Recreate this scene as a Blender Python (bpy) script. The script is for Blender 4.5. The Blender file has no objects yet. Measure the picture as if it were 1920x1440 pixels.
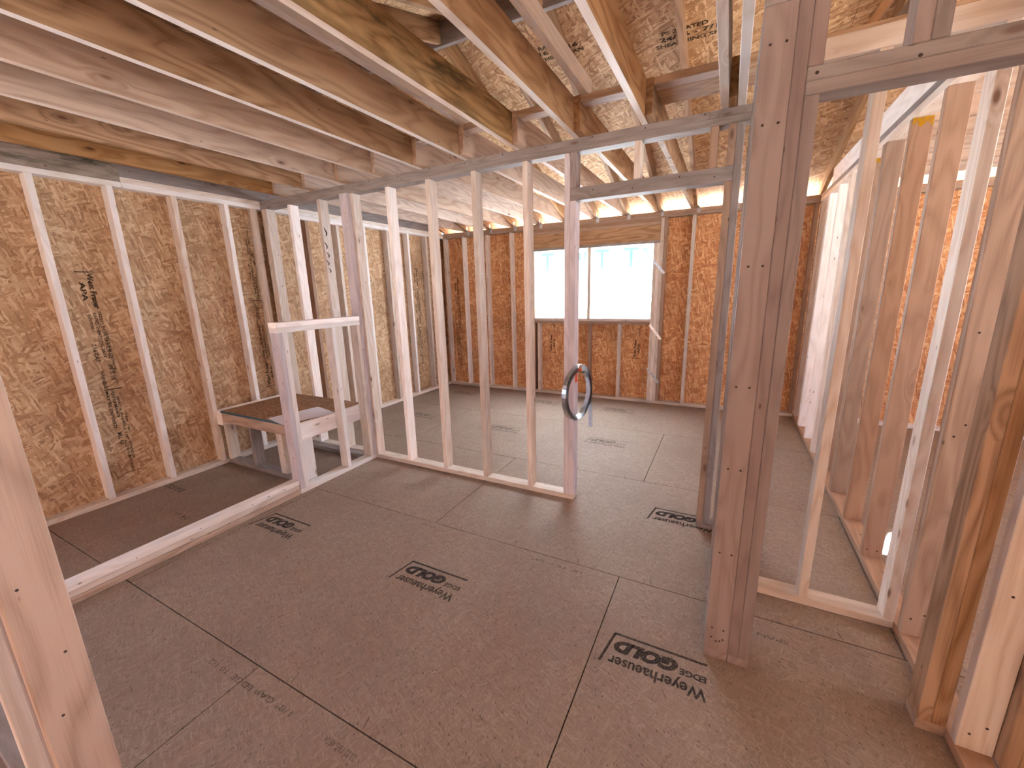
import bpy, bmesh, math, random
from mathutils import Matrix, Vector, Euler
random.seed(7)
SC = bpy.context.scene
COL = SC.collection

# ------------------------------------------------------------------ camera
F_PX = 766.2474
Rz = lambda t: Matrix.Rotation(t, 3, 'Z')
Rx = lambda t: Matrix.Rotation(t, 3, 'X')
cam_d = bpy.data.cameras.new('camera')
cam = bpy.data.objects.new('camera', cam_d)
COL.objects.link(cam)
cam_d.sensor_fit = 'HORIZONTAL'
cam_d.sensor_width = 36.0
cam_d.lens = F_PX / 1920.0 * 36.0
cam_d.clip_start = 0.02
cam.matrix_world = Matrix.Translation((0, 0, 1.54)) @ (Rz(0.4828) @ Rx(1.3466) @ Rz(-0.0254)).to_4x4()
SC.camera = cam

# ------------------------------------------------------------------ light and exposure
W = bpy.data.worlds.new('sky')
SC.world = W
W.use_nodes = True
bg = W.node_tree.nodes['Background']
bg.inputs['Color'].default_value = (0.54, 0.70, 1.0, 1)
bg.inputs['Strength'].default_value = 1.0
sd = bpy.data.lights.new('sun', 'SUN')
sd.energy = 32.0
sd.angle = math.radians(0.6)
sd.color = (0.94, 0.96, 1.0)
sun = bpy.data.objects.new('sun', sd)
COL.objects.link(sun)
sun.rotation_euler = Vector((0.35, 0.80, 0.50)).to_track_quat('Z', 'Y').to_euler()
vs = SC.view_settings
vs.view_transform = 'Standard'
vs.look = 'None'
vs.exposure = 2.95
vs.gamma = 1.0
vs.use_curve_mapping = False
SC.cycles.use_denoising = True
SC.cycles.max_bounces = 8
SC.cycles.diffuse_bounces = 6
SC.cycles.sample_clamp_indirect = 8.0


# ------------------------------------------------------------------ node helpers
class NT:
    def __init__(s, name):
        s.m = bpy.data.materials.new(name)
        s.m.use_nodes = True
        s.t = s.m.node_tree
        s.t.nodes.clear()
        s.out = s.n('ShaderNodeOutputMaterial')

    def n(s, typ, ins=None, **kw):
        nd = s.t.nodes.new(typ)
        for k, v in kw.items():
            setattr(nd, k, v)
        for k, v in (ins or {}).items():
            if hasattr(v, 'is_linked') or hasattr(v, 'links'):
                s.t.links.new(v, nd.inputs[k])
            else:
                nd.inputs[k].default_value = v
        return nd

    def math(s, op, a, b=0.0, c=0.0, clamp=False):
        return s.n('ShaderNodeMath', {0: a, 1: b, 2: c}, operation=op, use_clamp=clamp).outputs[0]

    def vmath(s, op, a, b):
        return s.n('ShaderNodeVectorMath', {0: a, 1: b}, operation=op).outputs[0]

    def mix(s, fac, a, b, mode='MIX'):
        nd = s.n('ShaderNodeMixRGB', {0: fac, 1: a, 2: b}, blend_type=mode)
        return nd.outputs[0]

    def ramp(s, fac, stops, interp='LINEAR'):
        nd = s.n('ShaderNodeValToRGB', {0: fac})
        cr = nd.color_ramp
        cr.interpolation = interp
        while len(cr.elements) < len(stops):
            cr.elements.new(0.5)
        for e, (p, c) in zip(cr.elements, stops):
            e.position = p
            e.color = (c[0], c[1], c[2], 1) if not isinstance(c, (int, float)) else (c, c, c, 1)
        return nd.outputs[0]

    def bsdf(s, color, rough=0.7, bump=None, bstr=0.2, metallic=0.0, spec=0.3):
        ins = {'Base Color': color, 'Roughness': rough, 'Metallic': metallic, 'Specular IOR Level': spec}
        if bump is not None:
            b = s.n('ShaderNodeBump', {'Height': bump, 'Strength': bstr, 'Distance': 0.002})
            ins['Normal'] = b.outputs[0]
        p = s.n('ShaderNodeBsdfPrincipled', ins)
        s.t.links.new(p.outputs[0], s.out.inputs[0])
        return p


def srgb(r, g, b):
    f = lambda c: (c / 255.0 / 12.92) if c / 255.0 <= 0.04045 else ((c / 255.0 + 0.055) / 1.055) ** 2.4
    return (f(r), f(g), f(b), 1.0)


def wood_mat(name, base, dark, knot=(92, 50, 30), grain=0.7, knots=1.0, mould=0.0, ring=0.6, stain=None):
    N = NT(name)
    tc = N.n('ShaderNodeTexCoord')
    oi = N.n('ShaderNodeObjectInfo')
    rnd = oi.outputs['Random']
    off = N.n('ShaderNodeCombineXYZ', {0: N.math('MULTIPLY', rnd, 17.3), 1: N.math('MULTIPLY', rnd, 9.1), 2: N.math('MULTIPLY', rnd, 53.7)}).outputs[0]
    p = N.vmath('ADD', tc.outputs['Object'], off)
    # knots: sparse cells, elongated along the grain
    kp = N.vmath('MULTIPLY', p, (9.0, 9.0, 3.4))
    kv = N.n('ShaderNodeTexVoronoi', {'Vector': kp, 'Scale': 1.0, 'Randomness': 1.0})
    kd = kv.outputs['Distance']
    ksel = N.math('GREATER_THAN', N.n('ShaderNodeSeparateColor', {0: kv.outputs['Color']}).outputs[0], 0.52)
    kcore = N.math('MULTIPLY', N.ramp(kd, [(0.05, 1.0), (0.12, 0.0)]), ksel)
    khalo = N.math('MULTIPLY', N.ramp(kd, [(0.05, 1.0), (0.34, 0.0)]), ksel)
    # long grain, bent round the knots
    bend = N.n('ShaderNodeCombineXYZ', {0: N.math('MULTIPLY', khalo, 0.02), 1: N.math('MULTIPLY', khalo, 0.03), 2: 0.0}).outputs[0]
    q = N.vmath('ADD', p, bend)
    g1 = N.n('ShaderNodeTexNoise', {'Vector': N.vmath('MULTIPLY', q, (95, 95, 2.2)), 'Scale': 1.0, 'Detail': 4.0, 'Roughness': 0.6}).outputs[0]
    g2 = N.n('ShaderNodeTexNoise', {'Vector': N.vmath('MULTIPLY', q, (340, 340, 5.0)), 'Scale': 1.0, 'Detail': 2.0}).outputs[0]
    g1 = N.math('ADD', N.math('MULTIPLY', g1, 0.6), N.math('MULTIPLY', g2, 0.4))
    wv = N.n('ShaderNodeTexNoise', {'Vector': N.vmath('MULTIPLY', q, (5, 5, 0.9)), 'Scale': 1.0, 'Detail': 2.0}).outputs[0]
    rings = N.math('PINGPONG', N.math('ADD', N.math('MULTIPLY', wv, 22.0), N.math('MULTIPLY', khalo, 2.0)), 1.0)
    fac = N.math('ADD', N.math('MULTIPLY', N.math('SUBTRACT', g1, 0.42), grain * 2.6), N.math('MULTIPLY', N.math('SUBTRACT', rings, 0.4), ring), clamp=True)
    big = N.n('ShaderNodeTexNoise', {'Vector': N.vmath('MULTIPLY', p, (4, 4, 1.1)), 'Scale': 1.0, 'Detail': 3.0}).outputs[0]
    col = N.mix(fac, srgb(*base), srgb(*dark))
    col = N.mix(N.math('MULTIPLY', N.math('SUBTRACT', big, 0.5, clamp=True), 2.2, clamp=True), col, N.mix(0.5, col, srgb(*(stain or dark))))
    col = N.mix(N.math('MULTIPLY', khalo, 0.45 * knots), col, srgb(*dark))
    col = N.mix(N.math('MULTIPLY', kcore, 0.85 * knots), col, srgb(*knot))
    pv = N.n('ShaderNodeTexVoronoi', {'Vector': N.vmath('MULTIPLY', p, (26, 26, 9)), 'Scale': 1.0, 'Randomness': 1.0})
    psel = N.math('GREATER_THAN', N.n('ShaderNodeSeparateColor', {0: pv.outputs['Color']}).outputs[1], 0.78)
    col = N.mix(N.math('MULTIPLY', N.math('MULTIPLY', N.ramp(pv.outputs['Distance'], [(0.07, 1.0), (0.12, 0.0)]), psel), 0.75), col, srgb(84, 62, 52))
    if mould > 0:
        mn = N.n('ShaderNodeTexNoise', {'Vector': N.vmath('MULTIPLY', p, (14, 14, 3.0)), 'Scale': 1.0, 'Detail': 6.0, 'Roughness': 0.7}).outputs[0]
        mm = N.n('ShaderNodeTexNoise', {'Vector': N.vmath('MULTIPLY', p, (3, 3, 0.8)), 'Scale': 1.0, 'Detail': 1.0}).outputs[0]
        f = N.math('MULTIPLY', N.ramp(mn, [(0.45, 0.0), (0.62, 1.0)]), N.ramp(mm, [(0.42, 0.0), (0.6, 1.0)]))
        col = N.mix(N.math('MULTIPLY', f, mould), col, srgb(58, 54, 34))
    hsv = N.n('ShaderNodeHueSaturation', {'Color': col, 'Value': N.math('ADD', N.math('MULTIPLY', N.math('FRACT', N.math('MULTIPLY', rnd, 13.7)), 0.26), 0.86),
                                          'Saturation': N.math('ADD', N.math('MULTIPLY', N.math('FRACT', N.math('MULTIPLY', rnd, 7.3)), 0.3), 0.85)})
    N.bsdf(hsv.outputs[0], rough=0.62, bump=g1, bstr=0.25)
    return N.m


def osb_mat(name, plane, stops, scale=1.0, contrast=1.0, stain=(110, 72, 45), stain_f=0.35, main_angle=1.2, flake=0.4, fine_a=0.6):
    """strand board: overlapping long flakes. plane gives the two axes of the sheet."""
    N = NT(name)
    geo = N.n('ShaderNodeNewGeometry')
    sep = N.n('ShaderNodeSeparateXYZ', {0: geo.outputs['Position']})
    ax = {'x': 0, 'y': 1, 'z': 2}
    u, v = sep.outputs[ax[plane[0]]], sep.outputs[ax[plane[1]]]
    uv = N.n('ShaderNodeCombineXYZ', {0: u, 1: v, 2: 0.0}).outputs[0]
    nz = N.n('ShaderNodeTexNoise', {'Vector': uv, 'Scale': 14.0, 'Detail': 6.0, 'Roughness': 0.65})
    warp = N.vmath('MULTIPLY', N.vmath('SUBTRACT', nz.outputs['Color'], (0.5, 0.5, 0.5)), (0.03, 0.03, 0))
    p = N.vmath('ADD', uv, warp)
    val = None
    hgt = None
    for i, (ang, su, sv) in enumerate([(main_angle, 6, 26), (main_angle + 0.5, 9, 44), (main_angle - 0.4, 7, 32), (main_angle + 1.0, 11, 60), (main_angle - 1.0, 9, 42), (main_angle + 1.6, 13, 75), (main_angle + 0.15, 14, 90)]):
        rot = N.n('ShaderNodeVectorRotate', {'Vector': p, 'Center': (0.3 * i, 0.7 * i, 0), 'Angle': ang}, rotation_type='Z_AXIS')
        sc = N.vmath('MULTIPLY', rot.outputs[0], (su * scale, sv * scale, 1.0))
        vo = N.n('ShaderNodeTexVoronoi', {'Vector': sc, 'Scale': 1.0}, voronoi_dimensions='2D')
        c = N.n('ShaderNodeSeparateColor', {0: vo.outputs['Color']})
        if val is None:
            val, hgt = c.outputs[0], c.outputs[1]
        else:
            sel = N.math('GREATER_THAN', c.outputs[1], 0.62)
            val = N.n('ShaderNodeMix', {0: sel, 2: val, 3: c.outputs[0]}, data_type='FLOAT').outputs[0]
            hgt = N.n('ShaderNodeMix', {0: sel, 2: hgt, 3: c.outputs[1]}, data_type='FLOAT').outputs[0]
    fine = N.n('ShaderNodeTexNoise', {'Vector': N.vmath('MULTIPLY', p, (60 * scale, 190 * scale, 1)), 'Scale': 1.0, 'Detail': 3.0}).outputs[0]
    v2 = N.math('ADD', N.math('ADD', N.math('MULTIPLY', N.math('SUBTRACT', val, 0.5), contrast), 0.5), N.math('MULTIPLY', N.math('SUBTRACT', fine, 0.5), fine_a), clamp=True)
    col = N.ramp(v2, [(p_, srgb(*c_)) for p_, c_ in stops])
    big = N.n('ShaderNodeTexNoise', {'Vector': uv, 'Scale': 1.7, 'Detail': 4.0, 'Roughness': 0.6}).outputs[0]
    col = N.mix(N.math('MULTIPLY', N.ramp(big, [(0.45, 0.0), (0.72, 1.0)]), stain_f), col, srgb(*stain), 'MULTIPLY' if False else 'MIX')
    dk = N.n('ShaderNodeTexVoronoi', {'Vector': N.vmath('MULTIPLY', N.n('ShaderNodeVectorRotate', {'Vector': p, 'Angle': 0.9}, rotation_type='Z_AXIS').outputs[0], (9 * scale, 40 * scale, 1)), 'Scale': 1.0}, voronoi_dimensions='2D')
    dsel = N.math('MULTIPLY', N.math('GREATER_THAN', N.n('ShaderNodeSeparateColor', {0: dk.outputs['Color']}).outputs[2], 0.80), N.math('LESS_THAN', dk.outputs['Distance'], 0.12))
    col = N.mix(N.math('MULTIPLY', dsel, flake), col, srgb(stops[0][1][0] * 0.5, stops[0][1][1] * 0.45, stops[0][1][2] * 0.4))
    N.bsdf(col, rough=0.66, bump=hgt, bstr=0.25, spec=0.25)
    return N.m


M = {}
M['stud'] = wood_mat('pale_spruce', (218, 210, 204), (188, 168, 154), knots=0.9)
M['stud_white'] = wood_mat('bleached_spruce', (240, 238, 240), (214, 208, 204), knots=0.8, grain=0.4)
M['stud_pink'] = wood_mat('pink_fir', (164, 137, 119), (132, 103, 86), grain=0.5, knots=0.8)
M['stud_grey'] = wood_mat('weathered_grey_spruce', (150, 142, 142), (116, 106, 104), grain=0.6, knots=0.7, mould=0.25)
M['stud_lav'] = wood_mat('lavender_grey_spruce', (206, 202, 212), (176, 168, 176), grain=0.45, knots=0.7)
M['column'] = wood_mat('mauve_brown_spruce', (144, 130, 128), (116, 100, 98), grain=0.5, knots=0.8)
M['joist'] = wood_mat('yellow_pine', (170, 138, 108), (126, 92, 64), knot=(86, 40, 24), grain=0.8, ring=1.0)
M['joist_dark'] = wood_mat('stained_pine', (160, 132, 98), (112, 84, 56), knot=(60, 32, 20), grain=0.8, ring=1.0, mould=0.85)
M['joist_pale'] = wood_mat('pale_pine', (190, 170, 156), (154, 130, 114), grain=0.75, ring=0.8)
M['joist_orange'] = wood_mat('amber_pine', (170, 136, 102), (128, 92, 60), knot=(70, 30, 14), grain=0.6, ring=0.8, stain=(158, 102, 48))
M['mouldy'] = wood_mat('mould_stained_plank', (160, 148, 140), (118, 104, 96), grain=0.6, mould=1.0)
M['osb_left'] = osb_mat('strand_board_side', 'yz', [(0.0, (148, 112, 84)), (0.3, (176, 141, 108)), (0.62, (192, 160, 127)), (1.0, (218, 192, 160))], contrast=0.85)
M['osb_back'] = osb_mat('strand_board_back', 'xz', [(0.0, (172, 114, 76)), (0.35, (200, 143, 98)), (0.68, (214, 160, 116)), (1.0, (232, 194, 148))], scale=0.9)
M['osb_roof'] = osb_mat('strand_board_roof', 'xy', [(0.0, (158, 120, 86)), (0.3, (188, 150, 112)), (0.65, (204, 170, 130)), (1.0, (228, 200, 162))], main_angle=0.2, scale=0.9)
M['osb_floor'] = osb_mat('strand_board_floor', 'xy', [(0.0, (122, 106, 96)), (0.3, (138, 122, 111)), (0.65, (147, 131, 120)), (1.0, (168, 153, 141))], main_angle=0.25, scale=2.3, contrast=0.6, stain=(124, 104, 96), stain_f=0.4, flake=0.75, fine_a=1.0)
M['osb_bench'] = osb_mat('strand_board_bench', 'xy', [(0.0, (100, 68, 48)), (0.4, (136, 98, 72)), (1.0, (178, 140, 108))], main_angle=0.25, scale=1.5, contrast=0.8)


def flat_mat(name, c, rough=0.6, metallic=0.0, spec=0.4, noise=0.0):
    N = NT(name)
    col = srgb(*c)
    if noise:
        tc = N.n('ShaderNodeTexCoord')
        nn = N.n('ShaderNodeTexNoise', {'Vector': tc.outputs['Object'], 'Scale': 60.0, 'Detail': 3.0}).outputs[0]
        col = N.mix(N.math('MULTIPLY', nn, noise), col, srgb(c[0] * 0.6, c[1] * 0.6, c[2] * 0.6))
    N.bsdf(col, rough=rough, metallic=metallic, spec=spec)
    return N.m


def ink_mat(name, c, cover=0.8):
    N = NT(name)
    geo = N.n('ShaderNodeNewGeometry')
    n1 = N.n('ShaderNodeTexNoise', {'Vector': geo.outputs['Position'], 'Scale': 160.0, 'Detail': 3.0}).outputs[0]
    fac = N.math('MULTIPLY', N.ramp(n1, [(0.28, 0.35), (0.5, 1.0)]), cover)
    d = N.n('ShaderNodeBsdfDiffuse', {'Color': srgb(*c)})
    t = N.n('ShaderNodeBsdfTransparent')
    mx = N.n('ShaderNodeMixShader', {0: fac})
    N.t.links.new(t.outputs[0], mx.inputs[1])
    N.t.links.new(d.outputs[0], mx.inputs[2])
    N.t.links.new(mx.outputs[0], N.out.inputs[0])
    return N.m


def wrap_mat(name, c, t=0.45):
    N = NT(name)
    tr = N.n('ShaderNodeBsdfTranslucent', {'Color': srgb(*c)})
    df = N.n('ShaderNodeBsdfDiffuse', {'Color': srgb(*c)})
    mx = N.n('ShaderNodeMixShader', {0: t})
    N.t.links.new(df.outputs[0], mx.inputs[1])
    N.t.links.new(tr.outputs[0], mx.inputs[2])
    N.t.links.new(mx.outputs[0], N.out.inputs[0])
    return N.m


M['ink'] = ink_mat('printed_ink', (66, 64, 66), 0.82)
M['ink_faint'] = ink_mat('worn_printed_ink', (70, 60, 54), 0.5)
M['ink_wall'] = ink_mat('black_stamp_ink', (36, 30, 26), 0.85)
M['wrap'] = wrap_mat('white_house_wrap', (240, 246, 250))
M['wrap_ink'] = wrap_mat('cyan_wrap_print', (62, 160, 158))
M['galv'] = flat_mat('galvanised_steel', (205, 212, 220), rough=0.3, metallic=1.0, noise=0.5)
M['nail'] = flat_mat('dark_nail', (60, 48, 42), rough=0.5, metallic=0.3)
M['paper'] = flat_mat('white_paper', (226, 226, 238), rough=0.8)
M['orange'] = flat_mat('orange_plastic', (214, 84, 30), rough=0.5)
M['blue'] = flat_mat('blue_painted_edge', (58, 92, 112), rough=0.6)
M['ground'] = flat_mat('pale_gravel', (222, 212, 196), rough=0.9, noise=0.3)
M['felt'] = flat_mat('black_roof_felt', (30, 28, 28), rough=0.9)
M['siding'] = flat_mat('outer_sheathing', (170, 150, 120), rough=0.9)


# ------------------------------------------------------------------ object helpers
def tag(o, label=None, cat=None, group=None, kind=None):
    if label: o['label'] = label
    if cat: o['category'] = cat
    if group: o['group'] = group
    if kind: o['kind'] = kind
    return o


def link(name, bm, mat, parent=None):
    me = bpy.data.meshes.new(name)
    bm.normal_update()
    bm.to_mesh(me)
    bm.free()
    for m in (mat if isinstance(mat, (list, tuple)) else [mat]):
        me.materials.append(m)
    o = bpy.data.objects.new(name, me)
    COL.objects.link(o)
    if parent is not None:
        o.parent = parent
        o.matrix_parent_inverse = parent.matrix_world.inverted()
    return o


def add_box(bm, x0, x1, y0, y1, z0, z1, mi=0):
    vs_ = [bm.verts.new(p) for p in ((x0, y0, z0), (x1, y0, z0), (x1, y1, z0), (x0, y1, z0), (x0, y0, z1), (x1, y0, z1), (x1, y1, z1), (x0, y1, z1))]
    for f in ((0, 3, 2, 1), (4, 5, 6, 7), (0, 1, 5, 4), (1, 2, 6, 5), (2, 3, 7, 6), (3, 0, 4, 7)):
        fc = bm.faces.new([vs_[i] for i in f])
        fc.material_index = mi
    return vs_


def board(name, x0, x1, y0, y1, z0, z1, mat, parent=None, bevel=0.0022, jit=0.0):
    """one length of lumber: grain along its longest side, eased edges"""
    d = (x1 - x0, y1 - y0, z1 - z0)
    a = d.index(max(d))
    L = d[a]
    if a == 2:
        rot, w, t = Matrix.Identity(3), d[0], d[1]
    elif a == 0:
        rot, w, t = Rz(0) @ Matrix.Rotation(math.pi / 2, 3, 'Y'), d[2], d[1]
    else:
        rot, w, t = Matrix.Rotation(-math.pi / 2, 3, 'X'), d[0], d[2]
    bm = bmesh.new()
    add_box(bm, -w / 2, w / 2, -t / 2, t / 2, -L / 2, L / 2)
    if bevel:
        bmesh.ops.bevel(bm, geom=[e for e in bm.edges], offset=bevel, segments=1, affect='EDGES')
    o = link(name, bm, mat)
    o.matrix_world = Matrix.Translation(((x0 + x1) / 2, (y0 + y1) / 2, (z0 + z1) / 2)) @ rot.to_4x4()
    if parent is not None:
        mw = o.matrix_world.copy()
        o.parent = parent
        o.matrix_parent_inverse = parent.matrix_world.inverted()
        o.matrix_basis = mw
    return o


def lit_edges(o, mat):
    """lit undersides painted in: the two long narrow faces of a joist are paler"""
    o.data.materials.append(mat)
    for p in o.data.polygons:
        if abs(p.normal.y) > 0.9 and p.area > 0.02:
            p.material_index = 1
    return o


def prism_x(name, prof, x0, x1, mat, bevel=0.002):
    """plank lying in the y-z plane from a profile, grain along its long side"""
    (ya, za), (yb, zb) = prof[0], prof[1]
    ang = math.atan2(zb - za, yb - ya)
    cy = sum(p[0] for p in prof) / len(prof)
    cz = sum(p[1] for p in prof) / len(prof)
    mw = Matrix.Translation(((x0 + x1) / 2, cy, cz)) @ (Matrix.Rotation(ang, 3, 'X') @ Matrix.Rotation(-math.pi / 2, 3, 'X')).to_4x4()
    inv = mw.inverted()
    bm = bmesh.new()
    A = [bm.verts.new(inv @ Vector((x0, y, z))) for y, z in prof]
    B = [bm.verts.new(inv @ Vector((x1, y, z))) for y, z in prof]
    n = len(prof)
    bm.faces.new(A[::-1])
    bm.faces.new(B)
    for i in range(n):
        bm.faces.new((A[i], A[(i + 1) % n], B[(i + 1) % n], B[i]))
    bmesh.ops.recalc_face_normals(bm, faces=bm.faces)
    if bevel:
        bmesh.ops.bevel(bm, geom=[e for e in bm.edges], offset=bevel, segments=1, affect='EDGES')
    o = link(name, bm, mat)
    o.matrix_world = mw
    return o


def empty(name, loc):
    o = bpy.data.objects.new(name, None)
    COL.objects.link(o)
    o.location = loc
    o.empty_display_size = 0.1
    bpy.context.view_layer.update()
    return o


def nails(parent, pts, axis, sgn, r=0.0042, name='nail_head'):
    """small sunk nail heads on a board face; one mesh per head"""
    base = None
    for (x, y, z) in pts:
        if base is None:
            bm = bmesh.new()
            bmesh.ops.create_cone(bm, cap_ends=True, segments=10, radius1=r, radius2=r * 0.8, depth=0.0016)
            me = bpy.data.meshes.new(name)
            bm.to_mesh(me)
            bm.free()
            me.materials.append(M['nail'])
            base = me
        o = bpy.data.objects.new(name, base)
        COL.objects.link(o)
        rot = {'x': Matrix.Rotation(math.pi / 2 * sgn, 4, 'Y'), 'y': Matrix.Rotation(-math.pi / 2 * sgn, 4, 'X'), 'z': Matrix.Identity(4)}[axis]
        d = {'x': Vector((sgn, 0, 0)), 'y': Vector((0, sgn, 0)), 'z': Vector((0, 0, 1))}[axis] * 0.0006
        o.parent = parent
        o.matrix_parent_inverse = parent.matrix_world.inverted()
        o.matrix_basis = Matrix.Translation(Vector((x, y, z)) + d) @ rot


def text_bm(bm, s, size, mat4, bold=0.0, shear=0.0, align='LEFT', width=None, height=None):
    cu = bpy.data.curves.new('txt', 'FONT')
    cu.body = s
    cu.size = 1.0
    cu.offset = bold
    cu.shear = shear
    cu.align_x = align
    cu.resolution_u = 3
    o = bpy.data.objects.new('txt', cu)
    COL.objects.link(o)
    bpy.context.view_layer.update()
    me = bpy.data.meshes.new_from_object(o.evaluated_get(bpy.context.evaluated_depsgraph_get()))
    xs = [v.co.x for v in me.vertices]
    ys = [v.co.y for v in me.vertices]
    sx = width / (max(xs) - min(xs)) if width else size
    sy = height / (max(ys)) if height else size
    x_off = min(xs) if width else 0.0
    for v in me.vertices:
        v.co = mat4 @ Vector(((v.co.x - x_off) * sx, v.co.y * sy, 0.0))
    bm.from_mesh(me)
    bpy.data.meshes.remove(me)
    bpy.data.objects.remove(o)
    bpy.data.curves.remove(cu)


def quad(bm, pts):
    bm.faces.new([bm.verts.new(p) for p in pts])


ORD = ['first', 'second', 'third', 'fourth', 'fifth', 'sixth', 'seventh', 'eighth', 'ninth', 'tenth', 'eleventh', 'twelfth', 'thirteenth', 'fourteenth', 'fifteenth']
T = 0.038      # thickness of the sawn lumber
ZT = 2.372     # underside of the wall top plates
ZJ = 2.448     # top of the wall plates, underside of the ceiling joists
XL = -4.132    # inner face of the left wall studs
YB = 5.63      # inner face of the back wall studs
XR = 0.785     # left face of the right-hand stud wall
SL = 0.33      # roof slope
YP = 2.676     # near face of the partition

# ================================================================== SETTING
# floor: tongue and groove panels with open joints, on a dark base
bm = bmesh.new()
S0 = 1.9822
rows = [S0 - 4 * 1.2192 + 1.2192 * k for k in range(0, 9)]
offs = {0: -1.0, 1: -2.2, 2: -1.655, 3: -0.406, 4: -1.66, 5: -2.93, 6: -1.63, 7: -2.9, 8: -1.6}
for k in range(8):
    ya, yb = rows[k], min(rows[k + 1], 5.72)
    if ya > 5.7:
        continue
    xa = offs[k] - 2.4384 * 3
    while xa < 4.6:
        x0, x1 = max(xa, -4.24), min(xa + 2.4384, 4.5)
        if x1 > x0:
            add_box(bm, x0 + 0.0024, x1 - 0.0024, ya + 0.0026, yb - 0.0026, -0.019, 0.0)
        xa += 2.4384
add_box(bm, -4.24, 4.5, -3.6, 5.72, -0.05, -0.0195, 1)
floor = tag(link('floor', bm, [M['osb_floor'], M['felt']]), kind='structure')


def floor_logo(cx, cy, mat, rot=0.0, s=1.0):
    """panel stamp; cx, cy is the corner of its bracket, lettering faces the near room"""
    bm = bmesh.new()
    base = Matrix.Translation((cx, cy, 0.0006)) @ Matrix.Rotation(math.pi + rot, 4, 'Z') @ Matrix.Scale(s, 4)
    # frame in print space: x to the left of the room, origin at the bracket corner (right end of the underline)
    P = lambda x, y: base @ Vector((x, y, 0))
    quad(bm, [P(-0.380, -0.006), P(0.003, -0.006), P(0.003, 0.006), P(-0.380, 0.006)])
    quad(bm, [P(-0.006, 0.0), P(0.006, 0.0), P(0.035, 0.168), P(0.025, 0.168)])
    text_bm(bm, 'Weyerhaeuser', 1, base @ Matrix.Translation((-0.384, 0.122, 0)), bold=0.022, width=0.382, height=0.052)
    text_bm(bm, 'GOLD', 1, base @ Matrix.Translation((-0.272, 0.034, 0)), bold=0.075, shear=0.25, width=0.262, height=0.062)
    text_bm(bm, 'EDGE', 1, base @ Matrix.Translation((-0.380, 0.062, 0)), bold=0.035, width=0.100, height=0.028)
    text_bm(bm, 'TM', 1, base @ Matrix.Translation((0.036, 0.160, 0)), bold=0.0, width=0.018, height=0.009)
    return link('panel_stamp', bm, mat, floor)


for (x, y, mt) in [(-0.334, 1.595, 'ink'), (-1.523, 1.595, 'ink'), (-2.80, 1.585, 'ink'), (-0.339, 2.812, 'ink'), (-1.17, 4.02, 'ink_faint'),
                   (-2.34, 5.20, 'ink_faint'), (-1.323, 5.19, 'ink_faint'), (-3.56, 4.03, 'ink_faint'), (-2.34, 3.98, 'ink_faint'), (-3.72, 5.22, 'ink_faint')]:
    floor_logo(x, y, M[mt])


def floor_note(s, x, y, w, h, rot=0.0, mt='ink_faint'):
    bm = bmesh.new()
    text_bm(bm, s, 1, Matrix.Translation((x, y, 0.0006)) @ Matrix.Rotation(math.pi + rot, 4, 'Z'), bold=0.01, width=w, height=h)
    link('edge_stamp', bm, M[mt], floor)


floor_note('1/8" GAP', -1.34, 0.70, 0.22, 0.022)
floor_note('EDGE  10 1/2', -1.58, 0.695, 0.30, 0.022)
floor_note('23/32 T&G 48/24', -1.00, 0.70, 0.15, 0.022)
floor_note('16" 19.2" 24"', -0.60, 1.93, 0.30, 0.020)
floor_note('23/32', -1.62, 1.945, 0.12, 0.022)
floor_note('SPAN 24 oc', 0.36, 1.88, 0.26, 0.022)
floor_note('SIZED FOR SPACING', -2.02, 2.66, 0.36, 0.014, mt='ink')
floor_note('24 oc', -3.32, 1.28, 0.19, 0.03)
floor_note('EDGE GOLD', -3.86, 1.50, 0.25, 0.045, mt='ink')
bm = bmesh.new()
for i in range(13):       # spacing ticks beside the panel joints
    for yy in (S0, S0 - 1.2192, S0 + 1.2192):
        x = -3.9 + i * 0.4064
        quad(bm, [(x, yy + 0.012, 0.0006), (x + 0.005, yy + 0.012, 0.0006), (x - 0.008, yy + 0.055, 0.0006), (x - 0.013, yy + 0.055, 0.0006)])
link('spacing_marks', bm, M['ink_faint'], floor)

# left wall sheathing with gable
bm = bmesh.new()
zr = lambda y: 2.588 + (YB - y) * SL if y > 2.91 else 2.588 + (y - 0.229) * 0.3347
prof = [(0.10, 0.0), (5.72, 0.0), (5.72, zr(5.72)), (2.91, zr(2.911)), (0.14, zr(0.14)), (0.14, 2.72), (0.10, 2.72)]
A = [bm.verts.new((-4.221, y, z)) for y, z in prof]
B = [bm.verts.new((-4.232, y, z)) for y, z in prof]
bm.faces.new(A)
bm.faces.new(B[::-1])
for i in range(len(prof)):
    bm.faces.new((A[i], B[i], B[(i + 1) % len(prof)], A[(i + 1) % len(prof)]))
for (a, b, c, d) in [(-3.6, -1.9, 0, 2.72), (-1.9, -0.5, 0, 0.8), (-1.9, -0.5, 2.15, 2.72), (-0.5, 0.0995, 0, 2.72)]:  # unseen near part, its opening added for fill light
    add_box(bm, -4.232, -4.221, a, b, c, d)
bmesh.ops.recalc_face_normals(bm, faces=bm.faces)
wall_left = tag(link('wall_left', bm, M['osb_left']), kind='structure')

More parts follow.
